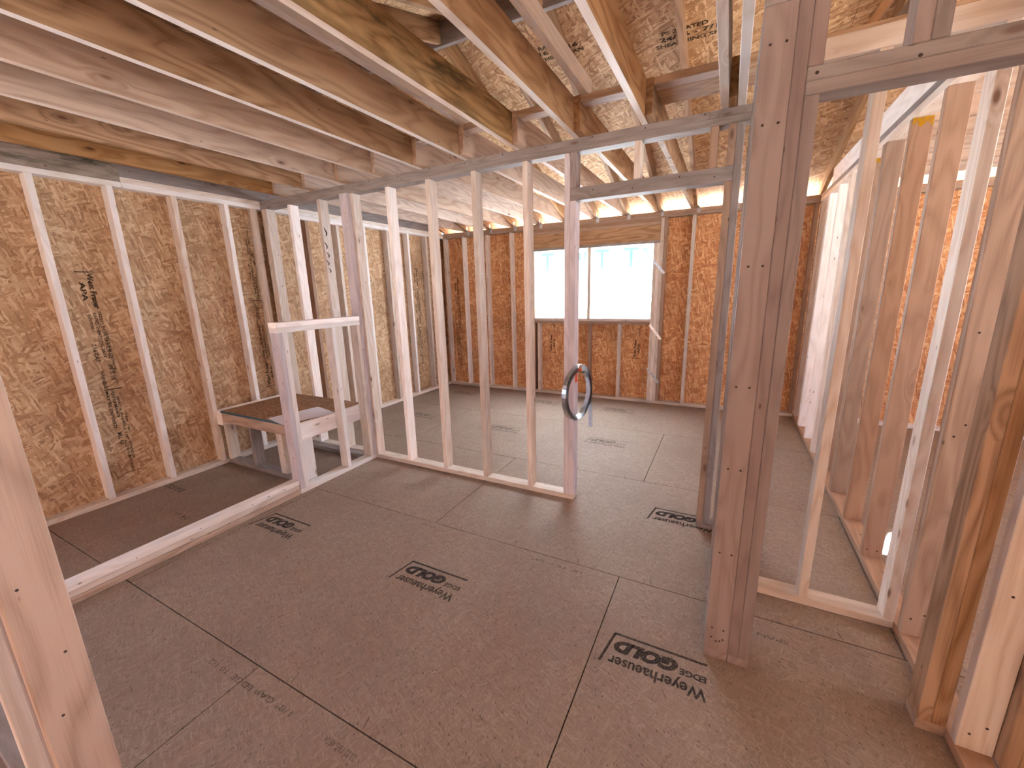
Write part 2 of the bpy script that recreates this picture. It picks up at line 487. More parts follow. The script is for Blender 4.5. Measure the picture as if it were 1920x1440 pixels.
# back wall sheathing with the window hole
WX0, WX1, WZ0, WZ1 = -2.535, -0.888, 1.128, 2.09
bm = bmesh.new()
y0, y1 = 5.7195, 5.731
add_box(bm, -4.232, WX0, y0, y1, 0, 2.447)
add_box(bm, WX1, 2.17, y0, y1, 0, 2.447)
add_box(bm, 2.25, 4.5, y0, y1, 0, 2.447)
add_box(bm, 2.17, 2.25, y0, y1, 0, 1.64)  # small gap added to let in a sun patch
add_box(bm, 2.17, 2.25, y0, y1, 1.80, 2.447)
add_box(bm, WX0, WX1, y0, y1, 0, WZ0)
add_box(bm, WX0, WX1, y0, y1, WZ1, 2.447)
wall_back = tag(link('wall_back', bm, M['osb_back']), kind='structure')

# outer walls of the neighbouring rooms (their openings are added and sized for fill light)
bm = bmesh.new()
for (a, b, c, d) in [(-3.6, 0.9, 0, 2.72), (0.9, 2.9, 0, 0.3), (0.9, 2.9, 2.3, 2.9), (2.9, 3.6, 0, 3.3), (3.6, 4.4, 0, 0.9), (3.6, 4.4, 1.8, 3.0), (4.4, 5.72, 0, 2.8)]:
    add_box(bm, 4.45, 4.461, a, b, c, d)
wall_right = tag(link('wall_right', bm, M['osb_left']), kind='structure')
bm = bmesh.new()
for (a, b, c, d) in [(-4.232, -3.1, 0, 2.72), (-3.1, -2.2, 0, 0.8), (-3.1, -2.2, 2.1, 2.72), (-2.2, 4.461, 0, 2.72)]:
    add_box(bm, a, b, -3.611, -3.6, c, d)
wall_front = tag(link('wall_front', bm, M['osb_back']), kind='structure')

# roof deck
bm = bmesh.new()


def slab(bm, xa, xb, ya, yb, f, th=0.011, mi=0):
    v = [bm.verts.new(p) for p in ((xa, ya, f(ya)), (xb, ya, f(ya)), (xb, yb, f(yb)), (xa, yb, f(yb)), (xa, ya, f(ya) + th), (xb, ya, f(ya) + th), (xb, yb, f(yb) + th), (xa, yb, f(yb) + th))]
    for q in ((0, 3, 2, 1), (4, 5, 6, 7), (0, 1, 5, 4), (1, 2, 6, 5), (2, 3, 7, 6), (3, 0, 4, 7)):
        fc = bm.faces.new([v[i] for i in q])
        fc.material_index = mi


zf = lambda y: 2.588 + (YB - y) * SL
zn = lambda y: 2.588 + (y - 0.229) * 0.3347
yy = [6.2, 5.01, 3.85, 2.915]
for k in range(3):
    xa = -4.3 - (k % 2) * 1.2
    while xa < 4.7:
        slab(bm, max(xa, -4.3) + 0.0015, min(xa + 2.4384, 4.7) - 0.0015, yy[k + 1] + 0.0018, yy[k] - 0.0018, zf)
        xa += 2.4384
slab(bm, -4.3, 4.7, 2.90, 6.22, lambda y: zf(y) + 0.0115, 0.004, 1)
slab(bm, -4.3, 4.7, 0.10, 2.905, zn)
slab(bm, -4.3, 4.7, 0.10, 2.91, lambda y: zn(y) + 0.0115, 0.004, 1)
add_box(bm, -4.3, 4.7, -3.65, 0.12, 2.72, 2.735)
ceiling = tag(link('ceiling', bm, [M['osb_roof'], M['felt']]), kind='structure')

# ground outside
bm = bmesh.new()
add_box(bm, -30, 30, 5.9, 40, -0.5, -0.4)
add_box(bm, 4.8, 30, -30, 5.9, -0.5, -0.4)
add_box(bm, -30, 4.8, -30, -3.7, -0.5, -0.4)
tag(link('ground', bm, M['ground']), kind='structure')

# stamps on the wall sheathing


def wall_stamp(parent, rows_, M4, name='sheathing_stamp', mat='ink_wall'):
    bm = bmesh.new()
    for (s, x, y, w, h) in rows_:
        if s == '|':
            P = lambda a, b: M4 @ Vector((a, b, 0))
            quad(bm, [P(x, y), P(x + w, y), P(x + w, y + h), P(x, y + h)])
        else:
            text_bm(bm, s, 1, M4 @ Matrix.Translation((x, y, 0)), bold=0.035, width=w, height=h)
    link(name, bm, M[mat], parent)


# print space: x runs down the wall, y towards the viewer's right
def ML(y, z, flip=1):     # left wall, text running down, letter tops to the right (+y)
    X = Vector((0, 0, -1 * flip))
    Y = Vector((0, 1 * flip, 0))
    m = Matrix.Identity(4)
    m.col[0][:3] = X
    m.col[1][:3] = Y
    m.col[2][:3] = X.cross(Y)
    m.col[3][:3] = (-4.2203, y, z)
    return m


def MB(x, z, flip=1):
    X = Vector((0, 0, -1 * flip))
    Y = Vector((1 * flip, 0, 0))
    m = Matrix.Identity(4)
    m.col[0][:3] = X
    m.col[1][:3] = Y
    m.col[2][:3] = X.cross(Y)
    m.col[3][:3] = (x, 5.7190, z)
    return m


stamp = [('|', 0.0, 0.0, 0.008, 0.050), ('|', 0.0, 0.05, 0.008, 0.06), ('West Fraser', 0.012, 0.062, 0.262, 0.034), ('APA', 0.075, 0.012, 0.14, 0.030),
         ('SIZED FOR SPACING', 0.29, 0.075, 0.36, 0.018), ('RATED SHEATHING 24/16', 0.30, 0.046, 0.34, 0.020), ('EXPOSURE 1', 0.31, 0.016, 0.13, 0.016),
         ('7/16 CAT', 0.53, -0.004, 0.14, 0.026), ('THIS SIDE DOWN', 0.44, 0.088, 0.30, 0.014), ('PS 2-18', 0.70, 0.060, 0.12, 0.024), ('WARNING', 0.735, 0.004, 0.14, 0.022),
         ('USE CLIPS', 0.73, 0.082, 0.12, 0.012), ('|', 0.885, 0.0, 0.009, 0.105),
         ('MAY BE EXPOSED', 0.90, 0.004, 0.30, 0.020), ('PERFORMANCE', 0.90, 0.036, 0.22, 0.020), ('SPACE PANELS 1/8"', 0.95, 0.060, 0.36, 0.016), ('NER 108', 1.10, 0.085, 0.14, 0.012),
         ('MILL 423', 1.24, 0.016, 0.10, 0.026), ('ALLOW FOR', 1.31, 0.044, 0.15, 0.018), ('EXPANSION', 1.33, 0.068, 0.14, 0.018), ('24/16 SPAN', 1.44, 0.050, 0.12, 0.014), ('|', 1.575, 0.0, 0.006, 0.105)]
wall_stamp(wall_left, stamp, ML(1.268, 1.757))
wall_stamp(wall_left, stamp, ML(2.622, 0.620, -1))
wall_stamp(wall_left, stamp, ML(4.955, 1.91))
wall_stamp(wall_back, stamp, MB(-4.03, 1.772))
short = [r for r in stamp if r[1] < 0.42 and r[1] + r[3] < 0.46]
wall_stamp(wall_back, short, MB(-1.002, 0.583, -1))
wall_stamp(wall_back, short, MB(-2.238, 0.617, -1))
stR = [('SHEATHING SPAN', 0, 0, 0.5, 0.03), ('24/16 - 7/16', 0.03, 0.05, 0.44, 0.035), ('PS 2 RATED', 0.05, 0.10, 0.3, 0.03)]
for (x, y) in ((-0.62, 3.62), (-1.62, 3.45)):
    a = math.atan(SL)
    m = Matrix.Translation((x, y, zf(y) - 0.0008)) @ Matrix.Rotation(-a, 4, 'X') @ Matrix.Rotation(math.pi, 4, 'Z') @ Matrix.Rotation(math.pi, 4, 'Y')
    wall_stamp(ceiling, stR, m)


# ================================================================== LUMBER
def stud(x0, x1, y0, y1, z0, z1, mat, label, group, name='stud', cat='stud'):
    o = board(name, x0, x1, y0, y1, z0, z1, M[mat])
    return tag(o, label, cat, group)


G_L = 'studs of the left wall'
mats = ['stud', 'stud_white', 'stud_white', 'stud']
# --- left wall, near closet part
lw = [0.346 + 0.4064 * k for k in range(0, 6)]      # far edges
nm = {0: 'hidden', 2: 'first from the left edge of the view', 3: 'second from the left edge of the view', 4: 'third from the left edge, left of the platform', 5: 'rising from the far back of the low platform'}
for k, ye in enumerate([1.159, 1.5654, 1.9718, 2.3782]):
    lab = ['pale stud on the left wall, between bare sheathing and the stamped bay',
           'pale stud on the left wall, right of the tall black sheathing stamp', 'pale stud on the left wall, reaching the floor plate just left of the platform',
           'pale stud on the left wall, coming down onto the platform ledger'][k]
    stud(-4.2205, XL, ye - T, ye, T, ZT, ['stud_white', 'stud_white', 'stud', 'stud_white'][k], lab, G_L)
stud(-4.2205, XL, 2.600, 2.638, T, ZT, 'stud', 'pinkish corner stud on the left wall against the partition', G_L, 'corner_stud')
# --- left wall, rear room
for k, ye in enumerate([2.83, 3.19, 3.5974, 4.0038, 4.4102, 4.8166, 5.223]):
    stud(-4.2205, XL, ye - T, ye, T, ZT, ['stud', 'stud_pink', 'stud', 'stud_white', 'stud', 'stud_white', 'stud'][k],
         '%s left wall stud in the room behind the partition, counted from the partition' % ORD[k], G_L)
for (a, b, w) in [(0.14, 1.62, 'near'), (1.6205, 5.72, 'far')]:
    tag(board('top_plate', -4.2205, XL - 0.0, a, b, ZT, ZT + T, M['stud_white']), 'lower top plate along the left wall, %s length' % w, 'top plate', 'left wall top plates')
    tag(board('top_plate', -4.2205, XL - 0.0, a, b, ZT + T, ZJ, M['mouldy' if w == 'near' else 'stud']), 'upper top plate along the left wall, %s length, bark edged' % w, 'top plate', 'left wall top plates')
tag(board('bottom_plate', -4.2205, XL, 0.14, 2.675, 0, T, M['stud']), 'pale bottom plate on the floor along the left wall beside the closet', 'bottom plate')
tag(board('bottom_plate', -4.2205, XL, 2.7655, 5.629, 0, T, M['stud']), 'bottom plate along the left wall of the room behind the partition', 'bottom plate')
tag(board('rim_board', -4.17, XL, 0.23, 1.62, ZJ, 2.632, M['mouldy']), 'grey mould-spotted rim board on top of the left wall, near piece', 'rim board')
tag(board('rim_board', -4.17, XL, 1.6205, 5.48, ZJ, 2.632, M['stud_grey']), 'grey rim board on top of the left wall, far piece past the butt joint', 'rim board')
tag(board('nailer', XL + 0.001, XL + 0.04, 3.05, 3.80, 2.334, ZT, M['stud_white']), 'pale nailer strip under the left wall top plate behind the partition', 'nailer')

# --- partition between closet and rear room
G_P = 'studs of the partition'
px = [-1.248, -1.654, -2.061, -2.467, -2.874, -3.280, -3.686]
labs = ['partition stud nearest the doorway jamb', 'partition stud second from the doorway jamb', 'partition stud third from the doorway jamb', 'partition stud fourth from the doorway jamb',
        'partition stud just right of the half wall end', 'partition stud above the platform, right one with blotched edge', 'partition stud above the platform, left one with dark knots']
mm = ['stud', 'stud', 'stud', 'stud_white', 'stud', 'stud', 'stud_white']
for k, x in enumerate(px):
    stud(x - T, x, YP, 2.765, T, ZT, mm[k], 'pale ' + labs[k], G_P)
stud(-4.120, -4.082, YP, 2.765, T, ZT, 'stud', 'pinkish end stud of the partition standing in the left wall corner, left one', G_P, 'corner_stud')
stud(-4.0815, -4.0435, YP, 2.765, T, ZT, 'stud', 'pinkish end stud of the partition in the left wall corner, right one', G_P, 'corner_stud')
stud(-0.988, -0.950, YP, 2.765, T, ZT, 'stud_lav', 'lavender-grey king stud of the doorway, left of the hanging steel coil', G_P, 'king_stud', 'stud')
jack = stud(-0.9495, -0.912, YP, 2.765, T, 2.09, 'stud_lav', 'jack stud of the doorway carrying the hanging steel coil', G_P, 'jack_stud', 'stud')
stud(-0.069, -0.031, YP, 2.765, T, 2.09, 'stud_pink', 'jack stud on the right side of the partition doorway', G_P, 'jack_stud', 'stud')
stud(-0.0305, 0.008, YP, 2.765, T, ZT, 'stud_grey', 'dark grey king stud on the right side of the partition doorway', G_P, 'king_stud', 'stud')
tag(board('door_header', -0.9495, -0.031, YP, 2.765, 2.09, 2.166, M['stud_grey']), 'lavender-grey header board across the top of the partition doorway', 'header')
for k, (a, m_) in enumerate([(-0.9495, 'stud_grey'), (-0.556, 'stud'), (-0.155, 'stud_pink'), (-0.069, 'stud_pink')]):
    stud(a, a + T, YP, 2.765, 2.1665, ZT, m_, 'short cripple stud over the partition doorway, %s from the left' % ORD[k], 'cripple studs over the partition doorway', 'cripple_stud')
tag(board('bottom_plate', -4.120, -0.912, YP, 2.765, 0, T, M['stud']), 'long bottom plate of the partition ending at the doorway', 'bottom plate')
tag(board('bottom_plate', -0.069, 0.027, YP, 2.765, 0, T, M['stud_grey']), 'short plate stub on the floor right of the partition doorway', 'bottom plate')
tag(board('top_plate', -4.1315, 0.115, YP, 2.765, ZT, ZT + T, M['stud_grey']), 'lower top plate running the length of the partition', 'top plate', 'partition top plates')
tag(board('top_plate', -4.1315, 0.115, YP, 2.765, ZT + T, ZJ, M['stud_grey']), 'upper top plate running the length of the partition under the joists', 'top plate', 'partition top plates')

# --- half wall and floor curb by the closet
HX0, HX1 = -2.987, -2.898
tag(board('curb_plate', HX0, HX1, 0.2295, 1.862, 0, T, M['joist_pale']), 'lowest tan board of the three-layer curb between room and closet', 'curb plate', 'curb boards')
tag(board('curb_plate', HX0, HX1 - 0.004, 0.2295, 1.862, T + 0.0005, 2 * T - 0.0015, M['stud'], bevel=0.005), 'middle white board of the three-layer curb between room and closet', 'curb plate', 'curb boards')
tag(board('curb_plate', HX0, HX1 - 0.001, 0.2295, 1.862, 2 * T + 0.0005, 3 * T, M['stud_white'], bevel=0.005), 'top white board of the three-layer curb between room and closet', 'curb plate', 'curb boards')
tag(board('bottom_plate', HX0, HX1, 1.863, 2.675, 0, T, M['stud_white']), 'white bottom plate of the half wall beside the platform', 'bottom plate')
for k, (a, lab, m_) in enumerate([(1.863, 'lavender front end stud of the half wall', 'stud_lav'), (1.9015, 'second stud doubled behind the half wall end stud', 'stud_white'),
                                  (2.335, 'middle stud of the half wall beside the platform', 'stud_white'), (2.599, 'last half wall stud against the tall grey stud', 'stud')]):
    stud(HX0, HX1, a, a + T, T, 1.279, m_, lab, 'studs of the half wall')
tag(board('cap_plate', HX0, HX1, 1.860, 2.637, 1.279, 1.317, M['stud_white']), 'lower cap board on top of the half wall', 'cap plate', 'half wall caps')
tag(board('cap_plate', HX0, HX1 + 0.002, 1.858, 2.637, 1.317, 1.355, M['stud_white']), 'upper cap board on top of the half wall', 'cap plate', 'half wall caps')
stud(HX0, HX1, 2.6375, 2.6755, T, ZT, 'stud_lav', 'tall lavender-grey stud turned flat where half wall meets partition', G_P)

# --- low platform (seat or bench framing) in the closet
plat = tag(empty('platform', (-3.56, 2.3, 0)), 'low unfinished platform of boards with brown strand board top in the closet', 'platform')
b = board('side_ledger', XL + 0.0005, -4.047, 1.955, 2.675, 0.392, 0.532, M['stud_white'], plat)
b = board('side_ledger', -3.026, -2.9875, 1.965, 2.675, 0.392, 0.532, M['stud_white'], plat)
b = board('front_board', -4.046, -3.027, 1.957, 1.995, 0.424, 0.514, M['joist_pale'], plat)
bm = bmesh.new()
add_box(bm, -4.046, -3.027, 1.955, 2.675, 0.515, 0.5335)
tp = link('platform_top', bm, M['osb_bench'], plat)
bm = bmesh.new()
add_box(bm, -4.046, -3.027, 1.9525, 1.9548, 0.515, 0.5335)
tag(link('top_edge', bm, M['blue'], tp), 'blue painted front edge')
for (x0, x1) in ((-4.131, -4.093), (-3.735, -3.697), (-3.34, -3.302), (-3.3015, -3.2635)):
    board('leg', x0, x1, 1.998, 2.087, T, 0.424 if x0 > -4.09 else 0.392, M['stud_grey' if x0 > -3.8 and x0 < -3.7 else 'stud'], plat)
board('leg', -3.026, -2.988, 1.998, 2.087, T, 0.392, M['stud_white'], plat)
board('floor_cleat', -4.131, -2.988, 1.992, 2.081, 0.0, T, M['stud_grey'], plat)
board('floor_cleat', -4.131, -2.988, 2.585, 2.674, 0.0, T, M['stud_grey'], plat)

# sheet of paper on the platform
bm = bmesh.new()
nu, nv = 14, 10
o_, e1, e2 = Vector((-3.395, 1.985, 0)), Vector((0.325, -0.075, 0)), Vector((0.09, 0.425, 0))
grid = []
for i in range(nu + 1):
    row = []
    for j in range(nv + 1):
        u, v = i / nu, j / nv
        p = o_ + e1 * u + e2 * v
        z = 0.5348 + 0.010 * max(0, math.sin(u * 3.1) * math.sin(v * 3.0)) + 0.016 * max(0, u - 0.7) * (1 - v)
        row.append(bm.verts.new((p.x, p.y, z)))
    grid.append(row)
for i in range(nu):
    for j in range(nv):
        bm.faces.new((grid[i][j], grid[i + 1][j], grid[i + 1][j + 1], grid[i][j + 1]))
pp = tag(link('paper_sheet', bm, M['paper']), 'white sheet of paper lying on the low platform', 'paper')

# --- back wall framing
G_B = 'studs of the back wall'
for k, (xr, m_, lab) in enumerate([(-4.094, 'stud', 'corner stud of the back wall next to the left wall'), (-3.735, 'stud_white', 'back wall stud second from the left corner'),
                                   (-3.315, 'stud', 'back wall stud third from the left corner'), (-2.895, 'stud', 'back wall stud fourth from the left corner'),
                                   (-0.415, 'stud', 'back wall stud right of the window, alone between two sheathing bays')]):
    stud(xr - T, xr, YB, 5.719, T, ZT, m_, 'pale ' + lab, G_B)
for k, (a, nme, z1, m_, lab) in enumerate([(-2.5735, 'jack_stud', 2.08, 'stud_pink', 'left jack stud of the window'),
                                           (-0.886, 'jack_stud', 2.08, 'stud', 'inner jack stud right of the window'), (-0.8475, 'jack_stud', 2.08, 'stud', 'outer jack stud right of the window'),
                                           (-0.809, 'king_stud', ZT, 'stud', 'first king stud right of the window with steel straps'), (-0.7705, 'king_stud', ZT, 'stud_pink', 'second king stud right of the window, orange edged')]):
    stud(a, a + T, YB, 5.719, T, z1, m_, lab, 'framing posts beside the window', nme, 'stud')
for k, x in enumerate([-2.497, -1.72, -1.304]):
    stud(x, x + T, YB, 5.719, T, 1.06, 'stud_pink' if k == 1 else 'stud', 'short cripple stud under the window sill, %s in view from the left' % ORD[k], 'cripple studs under the window', 'cripple_stud')
tag(board('mullion_stud', -1.740, -1.695, YB, 5.719, 1.136, 2.08, M['stud']), 'vertical stud dividing the bright window opening in two', 'stud')
tag(board('window_sill', -2.535, -0.8865, YB, 5.719, 1.098, 1.136, M['stud']), 'upper sill board under the window opening', 'sill plate', 'window sill boards')
tag(board('window_sill', -2.535, -0.8865, YB, 5.719, 1.06, 1.098, M['stud_pink']), 'lower sill board under the window opening', 'sill plate', 'window sill boards')
tag(board('header_plate', -2.5735, -0.8095, YB, 5.719, 2.08, 2.116, M['stud_grey']), 'grey flat board under the window header', 'header')
tag(board('window_header', -2.5735, -0.8095, YB, 5.719, 2.1165, 2.30, M['joist']), 'wide tan header plank with dark knots above the window', 'header')
tag(board('filler_plate', -2.5735, -0.8095, YB, 5.719, 2.30, 2.336, M['stud_pink']), 'lower filler board between window header and top plate', 'filler board', 'window filler boards')
tag(board('filler_plate', -2.5735, -0.8095, YB, 5.719, 2.336, ZT, M['stud_pink']), 'upper filler board between window header and top plate', 'filler board', 'window filler boards')
tag(board('top_plate', -4.1315, 4.44, YB, 5.719, ZT, ZT + T, M['stud_pink']), 'lower top plate along the back wall', 'top plate', 'back wall top plates')
tag(board('top_plate', -4.1315, 4.44, YB, 5.719, ZT + T, ZJ, M['stud_pink']), 'upper top plate along the back wall under the rafter ends', 'top plate', 'back wall top plates')
tag(board('bottom_plate', -4.1315, 0.784, YB, 5.719, 0, T, M['stud']), 'bottom plate along the back wall below the window', 'bottom plate')
tag(board('bottom_plate', 0.875, 4.44, YB, 5.719, 0, T, M['stud_white']), 'bottom plate along the back wall of the right hand room', 'bottom plate')
stud(0.745, 0.783, YB, 5.719, T, ZT, 'stud_pink', 'back wall stud in the corridor corner beside the right stud wall', G_B)

# house wrap over the window, seen from inside
bm = bmesh.new()
nx, nz = 24, 12
g = [[bm.verts.new((WX0 - 0.05 + (WX1 - WX0 + 0.1) * i / nx, 5.736 + 0.004 * math.sin(i * 1.3 + j * 0.6), WZ0 - 0.05 + (WZ1 - WZ0 + 0.1) * j / nz)) for j in range(nz + 1)] for i in range(nx + 1)]
for i in range(nx):
    for j in range(nz):
        bm.faces.new((g[i][j], g[i + 1][j], g[i + 1][j + 1], g[i][j + 1]))
wrap = tag(link('house_wrap', bm, M['wrap']), 'translucent white house wrap glowing in the window opening of the back wall', 'house wrap')
def MW(x, z):   # mirrored print: the sheet is seen from behind
    m = Matrix.Identity(4)
    m.col[0][:3] = Vector((-1, 0, 0))
    m.col[1][:3] = Vector((0, 0, 1))
    m.col[2][:3] = Vector((0, 1, 0))
    m.col[3][:3] = (x, 5.728, z)
    return m


for x0 in (-1.08, -1.47, -2.27):
    bm = bmesh.new()
    text_bm(bm, 'T', 1, MW(x0, 1.81), bold=0.02, width=0.20, height=0.25)
    link('printed_letter', bm, M['wrap_ink'], wrap)
for x0 in (-0.965, -1.79, -1.86, -2.08):
    bm = bmesh.new()
    text_bm(bm, 'R' if x0 == -0.965 else 'I', 1, MW(x0, 1.935), bold=0.02, width=0.09 if x0 == -0.965 else 0.035, height=0.10)
    link('printed_letter', bm, M['wrap_ink'], wrap)
for (xa, xb) in ((-1.096, -0.925), (-1.96, -1.78), (-2.20, -2.02)):
    z0, z1 = 1.80, 1.912
    bm = bmesh.new()
    for (a, b, c, d) in ((xa, xb, z0, z0 + 0.02), (xa, xb, z1 - 0.02, z1), (xa, xa + 0.02, z0 + 0.02, z1 - 0.02), (xb - 0.02, xb, z0 + 0.02, z1 - 0.02)):
        quad(bm, [(a, 5.728, c), (b, 5.728, c), (b, 5.728, d), (a, 5.728, d)])
    link('printed_box', bm, M['wrap_ink'], wrap)

# --- corner column and the wall behind it
CY = 1.650
col1 = stud(0.028, 0.117, CY, CY + T, T, ZT - 0.019, 'column', 'wide flat face of the column in front, left board with pairs of nail holes', 'boards of the column in front', 'column_board')
stud(0.1175, 0.1550, CY, CY + 0.089, T, ZT - 0.019, 'column', 'middle board of the column in front, beside the wide flat face', 'boards of the column in front', 'column_board')
stud(0.1555, 0.1930, CY, CY + 0.089, T, 2.0905, 'column', 'right board of the column in front, short post carrying the door header', 'boards of the column in front', 'jack_stud')
nails(col1, [(x, CY, z) for z in (0.10, 0.145, 0.50, 0.86, 1.18, 1.60, 2.03, 2.25) for x in (0.052, 0.094)] + [(0.07, CY, 0.085), (0.083, CY, 0.09)], 'y', -1)
for k, y in enumerate([2.02, 2.40]):
    stud(0.028, 0.117, y, y + T, T, ZT, 'stud_grey', '%s stud in the short wall behind the column' % ORD[k], 'studs of the short wall behind the column')
stud(0.028, 0.117, 2.766, 2.804, T, ZT, 'stud_grey', 'end stud of the short wall behind the column', 'studs of the short wall behind the column')
tag(board('bottom_plate', 0.028, 0.117, CY, 2.804, 0, T, M['column']), 'bottom plate of the short wall behind the column, end grain at the column foot', 'bottom plate')
tag(board('bottom_plate', 0.1175, 0.193, CY, CY + 0.089, 0, T, M['column']), 'plate stub under the right boards of the column', 'bottom plate')
tag(board('top_plate', 0.028, 0.117, CY, 2.675, ZT - 0.0185, ZT + T, M['stud_grey']), 'top plate of the short wall resting on the column', 'top plate')

# --- near doorway right of the column
tag(board('door_header', 0.1555, 0.745, CY, CY + 0.089, 2.128, 2.166, M['stud_grey']), 'upper board of the big grey-tan door header at top right', 'header', 'near door header boards')
tag(board('door_header', 0.1555, 0.745, CY, CY + 0.089, 2.091, 2.128, M['stud_grey']), 'lower board of the big grey-tan door header at top right, split edge', 'header', 'near door header boards')
for k, (a, m_) in enumerate([(0.1555, 'column'), (0.388, 'column'), (0.4265, 'stud_grey')]):
    stud(a, a + T, CY, CY + 0.089, 2.1665, ZT, m_, 'cripple stud standing on the near door header, %s from the column' % ORD[k], 'cripple studs over the near doorway', 'cripple_stud')
stud(0.708, 0.7455, CY, CY + 0.089, T, 2.0905, 'joist', 'jack stud on the right side of the near doorway', 'right jamb of the near doorway', 'jack_stud')
stud(0.746, 0.7840, CY, CY + 0.089, T, ZT, 'joist', 'brown king stud on the right side of the near doorway', 'right jamb of the near doorway', 'king_stud')
tag(board('bottom_plate', 0.708, 0.784, CY, CY + 0.089, 0, T, M['stud_pink']), 'plate stub under the right jamb of the near doorway', 'bottom plate')

# --- small wall frame across the corridor
QY = 2.166
stud(0.423, 0.461, QY, QY + 0.089, T, ZT, 'stud', 'pale lone stud between column and right stud wall', 'studs of the small cross frame')
stud(0.746, 0.784, QY, QY + 0.089, T, ZT, 'stud', 'white edged stud of the cross frame against the right stud wall', 'studs of the small cross frame')
tag(board('bottom_plate', 0.1175, 0.784, QY, QY + 0.089, 0, T, M['stud']), 'floor plate crossing from the column to the right stud wall', 'bottom plate')
tag(board('top_plate', 0.1175, 0.784, QY, QY + 0.089, ZT, ZJ, M['stud']), 'top plate of the small cross frame', 'top plate')

# --- right-hand stud wall
G_R = 'studs of the right hand wall'
rs = [(1.592, 'stud'), (2.098, 'joist_pale'), (2.705, 'stud_pink'), (3.111, 'stud_pink'), (3.518, 'stud_pink'), (3.5565, 'stud_pink'), (3.924, 'stud_pink'), (4.33, 'stud'), (4.368, 'stud'), (4.737, 'stud_white'), (5.143, 'stud_white'), (5.181, 'stud_white'), (5.55, 'stud_pink')]
rlab = ['whitish wide stud at lower right, in front of the doorway jamb', 'wide stud between the doorway jamb and the cross frame', 'broad pink stud, nearest of the group beyond the cross frame',
        'broad pink stud, second beyond the cross frame', 'broad pink stud, third beyond the cross frame', 'doubled pink stud touching the third one beyond the cross frame', 'orange stud, fourth beyond the cross frame', 'stud in the far part of the right wall, near one of a pair',
        'stud in the far part of the right wall, far one of a pair', 'white stud in the far part of the right wall', 'bright white stud near the back corner, near one of a pair', 'bright white stud near the back corner, far one of a pair', 'last stud of the right wall at the back corner']
for (y, m_), lab in zip(rs, rlab):
    stud(XR, 0.874, y, y + T, T, ZT, m_, lab, G_R)
tag(board('bottom_plate', XR, 0.874, -0.3, 5.629, 0, T, M['stud_pink']), 'long bottom plate of the right hand stud wall', 'bottom plate')
tag(board('top_plate', XR, 0.874, 0.23, 5.629, ZT, ZT + T, M['stud']), 'lower top plate of the right hand stud wall', 'top plate', 'right wall top plates')
tag(board('top_plate', XR, 0.874, 0.23, 5.629, ZT + T, ZJ, M['stud_grey']), 'upper top plate of the right hand stud wall', 'top plate', 'right wall top plates')
tag(board('rim_board', XR, XR + T, 2.72, 5.12, ZJ, 2.586, M['stud_white']), 'white board on edge above the right hand stud wall', 'rim board')
for k in range(9):
    y = 2.30 + 0.4064 * (k + 2)
    if y < 5.5:
        o = board('ceiling_joist', XR + T + 0.001, 4.44, y, y + T, ZJ, 2.588, M['joist_pale'])
        tag(o, '%s crosswise ceiling joist over the right hand room, from the near side' % ORD[k], 'joist', 'ceiling joists of the right hand room')

stud(0.8765, 0.914, 1.56, 1.649, T, ZT, 'joist', 'brown stud at the right edge, just right of the whitish wide one', 'studs at the right edge of the view')
stud(0.9145, 0.952, 1.56, 1.649, T, ZT, 'joist_orange', 'amber stud at the right edge, second right of the whitish wide one', 'studs at the right edge of the view')

# --- wall frame beside the viewer at the left edge
NY0, NY1 = 0.140, 0.229
stud(-1.255, -1.217, NY0, NY1, T, ZT, 'joist_pale', 'big pale foreground stud cutting across the lower left corner', 'studs beside the viewer', 'stud')
stud(-1.2935, -1.2555, NY0, NY1, T, ZT, 'stud_grey', 'grey-brown stud doubled behind the big foreground stud', 'studs beside the viewer', 'stud')
stud(-1.66, -1.622, NY0, NY1, T, ZT, 'stud', 'third stud at the lower left edge, past the foreground pair', 'studs beside the viewer', 'stud')
tag(board('bottom_plate', -4.13, -1.217, NY0, NY1, 0, T, M['stud_grey']), 'bottom plate of the wall frame beside the viewer', 'bottom plate')

# ================================================================== CEILING JOISTS AND ROOF
jn_m = ['joist', 'joist', 'joist_dark', 'joist_orange', 'joist', 'joist_pale', 'joist_pale', 'joist', 'joist_orange']
jl = ['smooth tan', 'smooth tan wide-grained', 'green-black mould stained', 'amber stained', 'knotty brown', 'pinkish grained', 'pale grained', 'brown knotty', 'orange-brown']
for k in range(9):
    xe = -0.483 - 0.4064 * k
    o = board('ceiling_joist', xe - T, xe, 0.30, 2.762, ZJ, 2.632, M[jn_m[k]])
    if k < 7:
        lit_edges(o, M['stud_white' if k in (0, 3, 4) else 'stud'])  # light on the undersides put into a paler colour
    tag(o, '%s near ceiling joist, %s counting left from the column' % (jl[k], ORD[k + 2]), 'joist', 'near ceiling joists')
    prof = [(2.56, ZJ), (5.70, ZJ), (5.70, 2.562), (5.49, 2.632), (2.56, 2.632)]
    o = prism_x('ceiling_joist', prof, xe + 0.0005, xe + T, M[['joist', 'joist', 'joist_pale', 'joist_pale', 'joist_pale', 'joist_pale', 'joist_pale', 'joist_pale', 'joist_pale'][k]])
    tag(o, 'rear room ceiling joist lapped beside the near one, %s counting left from the column' % ORD[k + 1], 'joist', 'rear ceiling joists')
tag(board('ceiling_joist', -0.115, -0.077, 0.30, 2.762, ZJ, 2.632, M['stud']), 'pale narrow near ceiling joist, second counting left from the column', 'joist', 'near ceiling joists')
tag(prism_x('ceiling_joist', [(2.56, ZJ), (5.70, ZJ), (5.70, 2.562), (5.49, 2.632), (2.56, 2.632)], -0.0765, -0.039, M['joist']), 'rear room ceiling joist lapped beside the near one next to the column', 'joist', 'rear ceiling joists')
